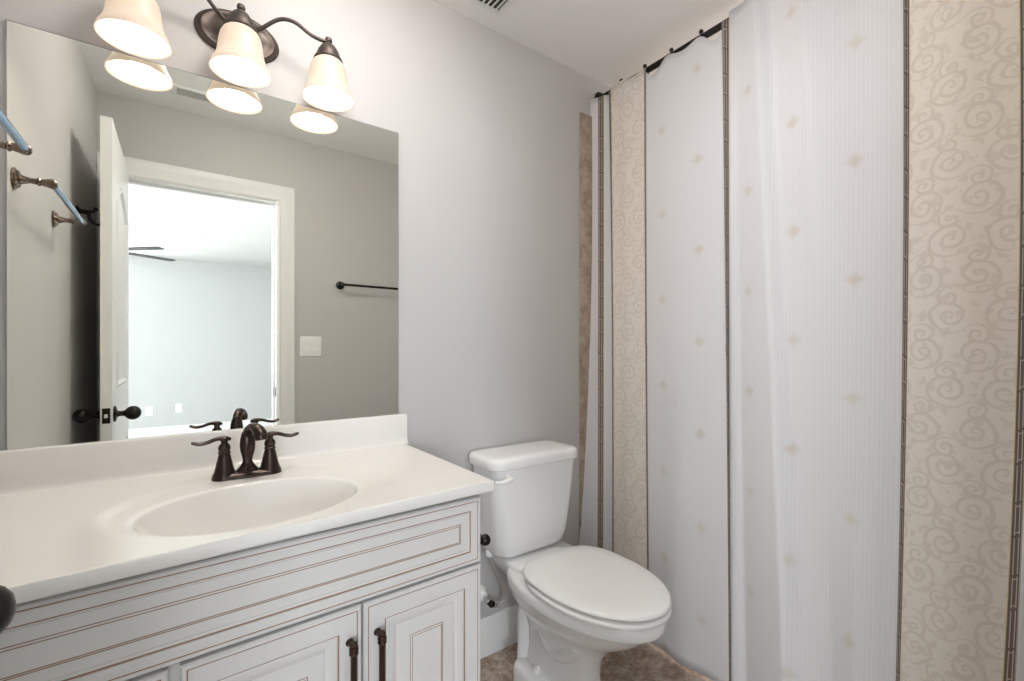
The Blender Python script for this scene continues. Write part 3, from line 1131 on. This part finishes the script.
# ---- shut-off valve with its braided hose
valve = thing('shutoff_valve', 'chrome water valve with braided hose on the wall beside the toilet', 'valve', (0.955, 0, 0.20))
VX, VZ = 0.933, 0.245
obj('escutcheon', one(lathe, [(0, 0.0005), (0.031, 0.0005), (0.031, 0.004), (0.025, 0.012), (0.018, 0.030), (0.014, 0.034), (0, 0.034)], (VX, 0, VZ), (0, -1, 0), 28), 'plastic', valve, label='white wall escutcheon')
bm = newbm()
lathe(bm, [(0, 0.030), (0.0085, 0.030), (0.0085, 0.046), (0.0115, 0.048), (0.0115, 0.066), (0.008, 0.070), (0, 0.070)], (VX, 0, VZ), (0, -1, -0.12), 20)
lathe(bm, [(0, 0.005), (0.0075, 0.005), (0.0075, 0.026), (0.0105, 0.027), (0.0105, 0.044), (0.007, 0.046), (0, 0.046)], (VX, -0.056, VZ - 0.008), (0.80, 0, -0.55), 12)
obj('valve_body', bm, 'chrome', valve)
obj('valve_knob', one(lathe, [(0, 0.066), (0.009, 0.066), (0.0125, 0.069), (0.013, 0.078), (0.011, 0.083), (0, 0.084)], (VX, 0, VZ), (0.1, -1, -0.16), 12), 'black', valve, label='black valve knob')
bm = newbm()
tube(bm, [(VX + 0.034, -0.056, VZ - 0.031), (VX + 0.055, -0.057, VZ - 0.038), (VX + 0.071, -0.059, VZ - 0.020), (VX + 0.069, -0.063, VZ + 0.020), (VX + 0.044, -0.072, VZ + 0.070), (VX + 0.012, -0.084, VZ + 0.130), (VX - 0.012, -0.093, VZ + 0.175), (VX - 0.016, -0.095, VZ + 0.195)], 0.0065, 12, 8)
obj('hose', bm, 'hose', valve)
obj('hose_nut', one(lathe, [(0, 0), (0.013, 0), (0.014, 0.003), (0.014, 0.018), (0.011, 0.023), (0, 0.023)], (VX - 0.016, -0.095, VZ + 0.182), n=16), 'plastic', valve)

# ---- toilet paper holder on the cabinet side (only its post end shows)
tp = thing('toilet_paper_holder', 'small black toilet paper holder post on the cabinet side beside the toilet tank', 'paper holder', (0.603, -0.45, 0.664))
for yy in (-0.452, -0.300):
    bm = newbm()
    lathe(bm, [(0, 0.0), (0.025, 0.0), (0.026, 0.003), (0.020, 0.008), (0.010, 0.012), (0.008, 0.022), (0.008, 0.056), (0.010, 0.058), (0.0135, 0.062), (0.0155, 0.069), (0.0145, 0.077), (0.009, 0.083), (0, 0.085)], (0.6015, yy, 0.664), (1, 0, 0), 24)
    obj('post', bm, 'black', tp)
bm = newbm()
tube(bm, [(0.6715, -0.442, 0.664), (0.6715, -0.310, 0.664)], 0.0075, 14, 0)
obj('roller', bm, 'black', tp)


# ================================================================== towel bars, hook, switch, outlets
def bar_post(root, base, axis, mat, reach, rz=0.026):
    bm = newbm()
    lathe(bm, [(0, 0.0004), (rz, 0.0004), (rz * 1.02, 0.004), (rz * 0.84, 0.006), (rz * 0.80, 0.010), (rz * 0.45, 0.013), (rz * 0.36, 0.020), (rz * 0.25, reach * 0.45), (rz * 0.30, reach * 0.62), (rz * 0.40, reach * 0.66), (rz * 0.40, reach * 0.70), (rz * 0.30, reach * 0.74), (rz * 0.38, reach * 0.88), (rz * 0.48, reach), (rz * 0.45, reach * 1.12), (rz * 0.25, reach * 1.19), (0, reach * 1.20)],
          base, axis, 24)
    return obj('post', bm, mat, root)


tb = thing('towel_bar', 'towel bar with worn bronze posts on the left wall reflected beside the mirror edge', 'towel bar', (XL, -0.347, 1.603))
for yy in (-0.132, -0.562):
    bar_post(tb, (XL, yy, 1.603), (1, 0, 0), 'post', 0.066)
bm = newbm()
tube(bm, [(XL + 0.069, -0.124, 1.603), (XL + 0.069, -0.570, 1.603)], 0.0078, 16, 0)
obj('bar', bm, 'bar', tb, label='polished bar with blue daylight reflection in its colour')

tb2 = thing('towel_bar', 'black towel bar on the wall right of the doorway seen in the mirror', 'towel bar', (1.1, YF, 1.59))
for xx in (0.812, 1.36):
    bar_post(tb2, (xx, YF, 1.590), (0, 1, 0), 'black', 0.055, 0.025)
bm = newbm()
tube(bm, [(0.805, YF + 0.057, 1.590), (1.367, YF + 0.057, 1.590)], 0.0075, 16, 0)
obj('bar', bm, 'black', tb2)

hk = thing('robe_hook', 'small black double robe hook on the left wall near the door edge', 'hook', (XL, -0.96, 1.727))
bm = newbm()
lathe(bm, [(0, 0.0004), (0.022, 0.0004), (0.022, 0.004), (0.016, 0.008), (0.009, 0.013), (0.008, 0.030), (0.010, 0.034), (0.008, 0.042), (0, 0.044)], (XL, -0.96, 1.727), (1, 0, 0), 24)
obj('rosette', bm, 'black', hk)
bm = newbm()
tube(bm, [(XL + 0.036, -0.96, 1.727), (XL + 0.040, -0.96, 1.700), (XL + 0.058, -0.96, 1.683), (XL + 0.076, -0.96, 1.690), (XL + 0.082, -0.96, 1.706)], [0.006, 0.0055, 0.005, 0.005, 0.0065], 12, 6)
obj('hook_arm', bm, 'black', hk)
bm = newbm()
tube(bm, [(XL + 0.034, -0.96, 1.730), (XL + 0.050, -0.96, 1.734), (XL + 0.062, -0.96, 1.748)], [0.006, 0.0055, 0.007], 12, 6)
obj('hook_arm', bm, 'black', hk)

sw = thing('light_switch', 'white double rocker light switch on the wall between doorway and black towel bar', 'light switch', (0.638, YF, 1.204))
bm = newbm()
pl = []
for ins, h in ((0, 0.0004), (0, 0.003), (0.003, 0.0058), (0.006, 0.0065)):
    pl.append([(x, YF + h, z) for x, z in rrect(0.638, 1.204, 0.0615 - ins, 0.0615 - ins, 0.006 - ins * 0.5, 4)])
loft(bm, pl)
obj('wall_plate', bm, 'plastic', sw)
for s in (-1, 1):
    bm = newbm()
    cx = 0.638 + s * 0.023
    prism(bm, [(YF + 0.006, 1.171), (YF + 0.0105, 1.172), (YF + 0.0075, 1.204), (YF + 0.0085, 1.236), (YF + 0.006, 1.237)], 'x', cx - 0.0165, cx + 0.0165)
    obj('rocker', bm, 'plastic', sw)

for ox, oz, lb in ((-0.345, 0.385, 'white wall outlet low on the bedroom wall, the one nearer the door edge'), (-0.027, 0.398, 'white wall outlet low on the bedroom wall, the one farther from the door edge')):
    ou = thing('wall_outlet', lb, 'outlet', (ox, BY, oz))
    bm = newbm()
    pl = []
    for ins, h in ((0, 0.0004), (0, 0.004), (0.004, 0.007)):
        pl.append([(x, BY + h, z) for x, z in rrect(ox, oz, 0.038 - ins, 0.060 - ins, 0.006 - ins * 0.5, 4)])
    loft(bm, pl)
    obj('cover_plate', bm, 'plastic', ou)
    for s in (-1, 1):
        bm = newbm()
        lathe(bm, [(0, 0.006), (0.017, 0.006), (0.017, 0.0085), (0, 0.0085)], (ox, BY, oz + s * 0.02), (0, 1, 0), 16)
        obj('receptacle', bm, 'trim', ou)


# ================================================================== ceiling vents and bedroom fan
def vent(cx, cy, hx, hy, label, slats_along, n, w=0.003, throat='slot_shade'):
    v = thing('ceiling_vent', label, 'vent', (cx, cy, H))
    bm = newbm()
    rg = []
    for ins, h in ((0, 0.0004), (0, 0.003), (0.006, 0.007), (0.020, 0.008), (0.024, 0.004)):
        rg.append([(cx + sx * (hx - ins), cy + sy * (hy - ins), H - h) for sx, sy in ((-1, -1), (1, -1), (1, 1), (-1, 1))])
    loft(bm, rg, True, False)
    obj('vent_frame', bm, 'trim', v)
    obj('vent_throat', one(box, cx - hx + 0.0245, cx + hx - 0.0245, cy - hy + 0.0245, cy + hy - 0.0245, H - 0.0035, H - 0.0015), throat, v)  # shallow plate, the opening's shade is in its colour
    for i in range(n):
        t = (i + 0.5) / n * 2 - 1
        bm = newbm()
        if slats_along == 'y':
            x = cx + t * (hx - 0.026)
            prism(bm, [(x - w, H - 0.0038), (x - w + 0.002, H - 0.0038), (x + w, H - 0.010), (x + w - 0.002, H - 0.0105)], 'y', cy - hy + 0.025, cy + hy - 0.025)
        else:
            y = cy + t * (hy - 0.026)
            prism(bm, [(y - w, H - 0.0038), (y - w + 0.002, H - 0.0038), (y + w, H - 0.010), (y + w - 0.002, H - 0.0105)], 'x', cx - hx + 0.025, cx + hx - 0.025)
        obj('slat', bm, 'trim', v)
    return v


vent(0.90, -0.215, 0.075, 0.135, 'white louvred ceiling vent with dark slots near the back wall', 'y', 5, 0.0016)
vent(0.055, -1.25, 0.095, 0.055, 'ceiling vent seen in the mirror between two lamp shades', 'x', 6, 0.0045, 'vent_grey')

fan = thing('ceiling_fan', 'dark-bladed ceiling fan in the bedroom seen through the doorway in the mirror', 'ceiling fan', (-0.62, -4.70, 2.41))
FCX, FCY = -0.62, -4.70
bm = newbm()
lathe(bm, [(0, 2.41), (0.065, 2.41), (0.06, 2.37), (0.02, 2.35), (0.013, 2.33), (0.013, 2.30), (0, 2.30)][::-1], (FCX, FCY, 0), n=24)
obj('downrod', bm, 'black', fan)
bm = newbm()
lathe(bm, [(0, 2.13), (0.07, 2.135), (0.095, 2.16), (0.10, 2.20), (0.11, 2.23), (0.10, 2.28), (0.05, 2.305), (0, 2.31)], (FCX, FCY, 0), n=32)
obj('motor', bm, 'black', fan)
for k in range(5):
    a = math.atan2(0.41, 0.44) + k * 2 * PI / 5
    ca, sa = math.cos(a), math.sin(a)
    bm = newbm()
    rg = []
    for r, hw in ((0.10, 0.02), (0.16, 0.022), (0.2, 0.036), (0.45, 0.045), (0.60, 0.044), (0.63, 0.030)):
        pts = []
        for w, dz in ((-hw, -0.0035), (hw, 0.0035)):
            pts.append((FCX + ca * r - sa * w, FCY + sa * r + ca * w, 2.20 + dz))
        (p, q) = pts
        rg.append([p, q, (q[0], q[1], q[2] + 0.006), (p[0], p[1], p[2] + 0.006)])
    loft(bm, rg)
    obj('fan_blade', bm, 'black', fan)

# ================================================================== shower rod, rings, curtain
RX, RZ = 1.583, 2.352
rod = thing('shower_rod', 'dark bronze straight shower curtain rod just below the ceiling', 'curtain rod', (RX, -0.75, RZ))
bm = newbm()
tube(bm, [(RX, -0.012, RZ), (RX, YF + 0.004, RZ)], 0.0125, 18, 0)
obj('rod_tube', bm, 'black', rod)
for yy, ax in ((-0.0095, -1), (YF + 0.0004, 1)):
    obj('rod_flange', one(lathe, [(0, 0), (0.030, 0), (0.030, 0.006), (0.022, 0.012), (0.016, 0.022), (0, 0.022)], (RX, yy, RZ), (0, ax, 0), 24), 'black', rod)

# plan points: Y and sideways fold at the top, middle and foot; kind of the strip that starts here
W_, K_, D_ = 0, 1, 2
CP_ = [  # y_top, y_mid, y_bot, x_top, x_mid, x_bot, strip, uv start
    (-0.004, -0.004, -0.008, 1.53, 1.515, 1.425, W_, 0.1),
    (-0.036, -0.036, -0.083, 1.545, 1.545, 1.49, K_, 0),
    (-0.066, -0.063, -0.099, 1.552, 1.555, 1.51, W_, 0),
    (-0.083, -0.098, -0.129, 1.566, 1.57, 1.535, K_, 0),
    (-0.108, -0.126, -0.151, 1.552, 1.548, 1.52, D_, 0),
    (-0.281, -0.286, -0.319, 1.562, 1.564, 1.538, K_, 0),
    (-0.298, -0.308, -0.336, 1.552, 1.546, 1.525, W_, 0),
    (-0.624, -0.647, -0.664, 1.552, 1.54, 1.528, K_, 0),
    (-0.646, -0.643, -0.661, 1.562, 1.566, 1.548, W_, 0),
    (-1.125, -1.126, -1.118, 1.556, 1.552, 1.5, K_, 0),
    (-1.138, -1.136, -1.125, 1.562, 1.558, 1.506, D_, 0),
    (-1.33, -1.333, -1.296, 1.556, 1.552, 1.495, K_, 0),
    (-1.346, -1.35, -1.319, 1.556, 1.548, 1.49, W_, 0),
    (-1.460, -1.465, -1.455, 1.562, 1.560, 1.550, None, 0.0)]
SUB = {W_: 72, K_: 5, D_: 22}
ZB = 0.012
TOPS = {k: (2.352, 0.010) for k in range(14)}
for k in range(3):
    TOPS[k] = (2.336, 0.004)
TOPS[6] = (2.338, 0.034)
TOPS[7] = (2.345, 0.0)
for k in range(8, 14):
    TOPS[k] = (2.372, 0.010)
RING_Y = [-0.02 - 0.128 * i for i in range(12)]


def q3(a, m, b, t):
    """quadratic through bottom (t=0), middle (t=.5), top (t=1)"""
    return b * (2 * (t - 0.5) * (t - 1)) + m * (4 * t * (1 - t)) + a * (2 * t * (t - 0.5))


def scallop(y):
    d = min(abs(y - r) for r in RING_Y) / 0.064
    return (1 - math.cos(PI * min(d, 1.0))) / 2 * (1 + 0.5 * math.sin(y * 17))


# pleats of the wide white panel: (place along the strip at the top, at the foot, offset at the top, at the foot)
PLEATS = [(0, 0, 0, 0), (0.04, 0.10, 0.003, 0.018), (0.22, 0.46, -0.034, -0.056), (0.29, 0.56, -0.008, -0.018),
          (0.52, 0.70, -0.052, 0.008), (0.80, 0.82, 0.001, -0.030), (1, 1, -0.006, 0)]


def pleat(s, t):
    tot = 0.0
    for k in (-2, -1, 0, 1, 2):
        q = max(0.0, min(1.0, s + k * 0.008))
        for a, b in zip(PLEATS, PLEATS[1:]):
            sa, sb = a[0] * t + a[1] * (1 - t), b[0] * t + b[1] * (1 - t)
            if q <= sb + 1e-9:
                w = (q - sa) / max(sb - sa, 1e-6)
                da, db = a[2] * t + a[3] * (1 - t), b[2] * t + b[3] * (1 - t)
                tot += da + (db - da) * w
                break
    return tot / 5 * min(1.0, 12 * s, 12 * (1 - s))


def curtain_mesh():
    bm = newbm()
    uvl = bm.loops.layers.uv.new('UVMap')
    NZ = 64
    cols = []          # (points list, strip, u)
    for k in range(len(CP_) - 1):
        A, B = CP_[k], CP_[k + 1]
        n = SUB[A[6]]
        for i in range(n + 1):
            s = i / n
            pts = []
            for j in range(NZ + 1):
                t = j / NZ
                y = q3(A[0], A[1], A[2], t) * (1 - s) + q3(B[0], B[1], B[2], t) * s
                x = q3(A[3], A[4], A[5], t) * (1 - s) + q3(B[3], B[4], B[5], t) * s
                env = math.sin(PI * s)
                if A[6] == W_ and k == 6:
                    x += env * (0.006 * math.sin(2 * PI * 1.5 * s + 0.4) - 0.006) * (0.5 + 0.9 * (1 - t))
                elif A[6] == W_ and k == 8:
                    x += pleat(s, t)
                elif A[6] == D_:
                    x += env * (-0.007 if k == 4 else -0.016) + 0.003 * env * math.sin(3 * PI * s)
                z0 = ZB + (TOPS[k][0] - TOPS[k][1] * scallop(y) - ZB) * t
                # packing creases
                for zc, am in ((1.175, 0.0022), (0.615, 0.0016), (1.735, 0.0010)):
                    x -= am * math.exp(-((z0 - zc - 0.004 * math.sin(9 * y)) / 0.006) ** 2)
                # crumple around the middle crease of the left white panel
                if k == 6:
                    x -= 0.003 * math.exp(-(((y + 0.52) / 0.012) ** 2)) * math.exp(-((z0 - 1.30) / 0.16) ** 2)
                pts.append(Vector((x, y, z0)))
            cols.append((k, i, pts))
    # uv across = running plan length inside the strip (mid height)
    last = None
    uacc = 0.0
    V = []
    for k, i, pts in cols:
        if i == 0:
            uacc = 0.0
        else:
            p, q = pts[NZ // 2], last[NZ // 2]
            uacc += math.hypot(p.x - q.x, p.y - q.y)
        V.append((k, i, [bm.verts.new(p) for p in pts], uacc))
        last = pts
    klen = {}
    for k, i, vs, u in V:
        klen[k] = u
    for (k, i, a, ua), (k2, i2, b, ub) in zip(V, V[1:]):
        if k2 != k:
            continue
        kind = CP_[k][6]
        if kind == K_:
            L = klen[k]
            ua, ub = ua / L, ub / L
            if CP_[k + 1][6] == W_ and CP_[k - 1][6] == D_:
                ua, ub = 1 - ua, 1 - ub
        if k == 0:
            ua, ub = ua + 0.10, ub + 0.10
        for j in range(NZ):
            f = bm.faces.new((a[j], b[j], b[j + 1], a[j + 1]))
            f.material_index = kind
            for lp_, (uu, vv) in zip(f.loops, ((ua, a[j]), (ub, b[j]), (ub, b[j + 1]), (ua, a[j + 1]))):
                lp_[uvl].uv = (uu, vv.co.z)
    bmesh.ops.remove_doubles(bm, verts=bm.verts[:], dist=1e-6)
    return bm


cb = curtain_mesh()
bmesh.ops.recalc_face_normals(cb, faces=cb.faces[:])
cur = obj('shower_curtain', cb, ['cloth_white', 'cloth_key', 'cloth_damask'], None, 80)
cur['label'] = 'long white shower curtain with tan damask stripes and dark key-pattern borders beside the toilet'
cur['category'] = 'shower curtain'
sm = cur.modifiers.new('cloth_thickness', 'SOLIDIFY')
sm.thickness = 0.0012
sm.offset = 0


def curtain_x(y):
    for A, B in zip(CP_, CP_[1:]):
        if B[0] <= y <= A[0]:
            s = (A[0] - y) / (A[0] - B[0])
            return A[3] + (B[3] - A[3]) * s
    return RX


ring0 = None
ring_label = {1: 'dark curtain ring above the middle of the narrow tan damask stripe', 2: 'dark curtain ring at the corner where the narrow tan damask stripe meets the white panel',
              3: 'dark curtain ring above the left part of the flat white panel', 4: 'dark curtain ring above the right part of the flat white panel',
              5: 'dark curtain ring where the wide white panel begins, topmost of the rings'}
for i, y in enumerate(RING_Y):
    if i not in ring_label:
        continue
    if ring0 is None:
        root = thing('curtain_ring', '', 'curtain ring', (RX, y, RZ), 'curtain rings on the shower rod')
        bm = newbm()
        R = 0.0225
        pts = [(RX + R * 0.8 * math.sin(a), y + 0.004 * math.sin(a), RZ - 0.007 + R * math.cos(a)) for a in [2 * PI * q / 24 for q in range(25)]]
        tube(bm, pts, 0.0024, 8, 0)
        obj('ring_loop', bm, 'black', root)
        bm = newbm()
        lathe(bm, [(0, -0.008), (0.006, -0.006), (0.0085, 0), (0.006, 0.006), (0, 0.008)], (RX - 0.010, y, RZ + 0.016), (0, 0, 1), 14)
        obj('roller_ball', bm, 'black', root)
        ring0 = root
    else:
        root = ring0.copy()
        COL.objects.link(root)
        root.location = (RX, y, RZ)
        for ch in list(ring0.children):
            c = ch.copy()
            c.parent = root
            COL.objects.link(c)
    root['label'] = ring_label[i]
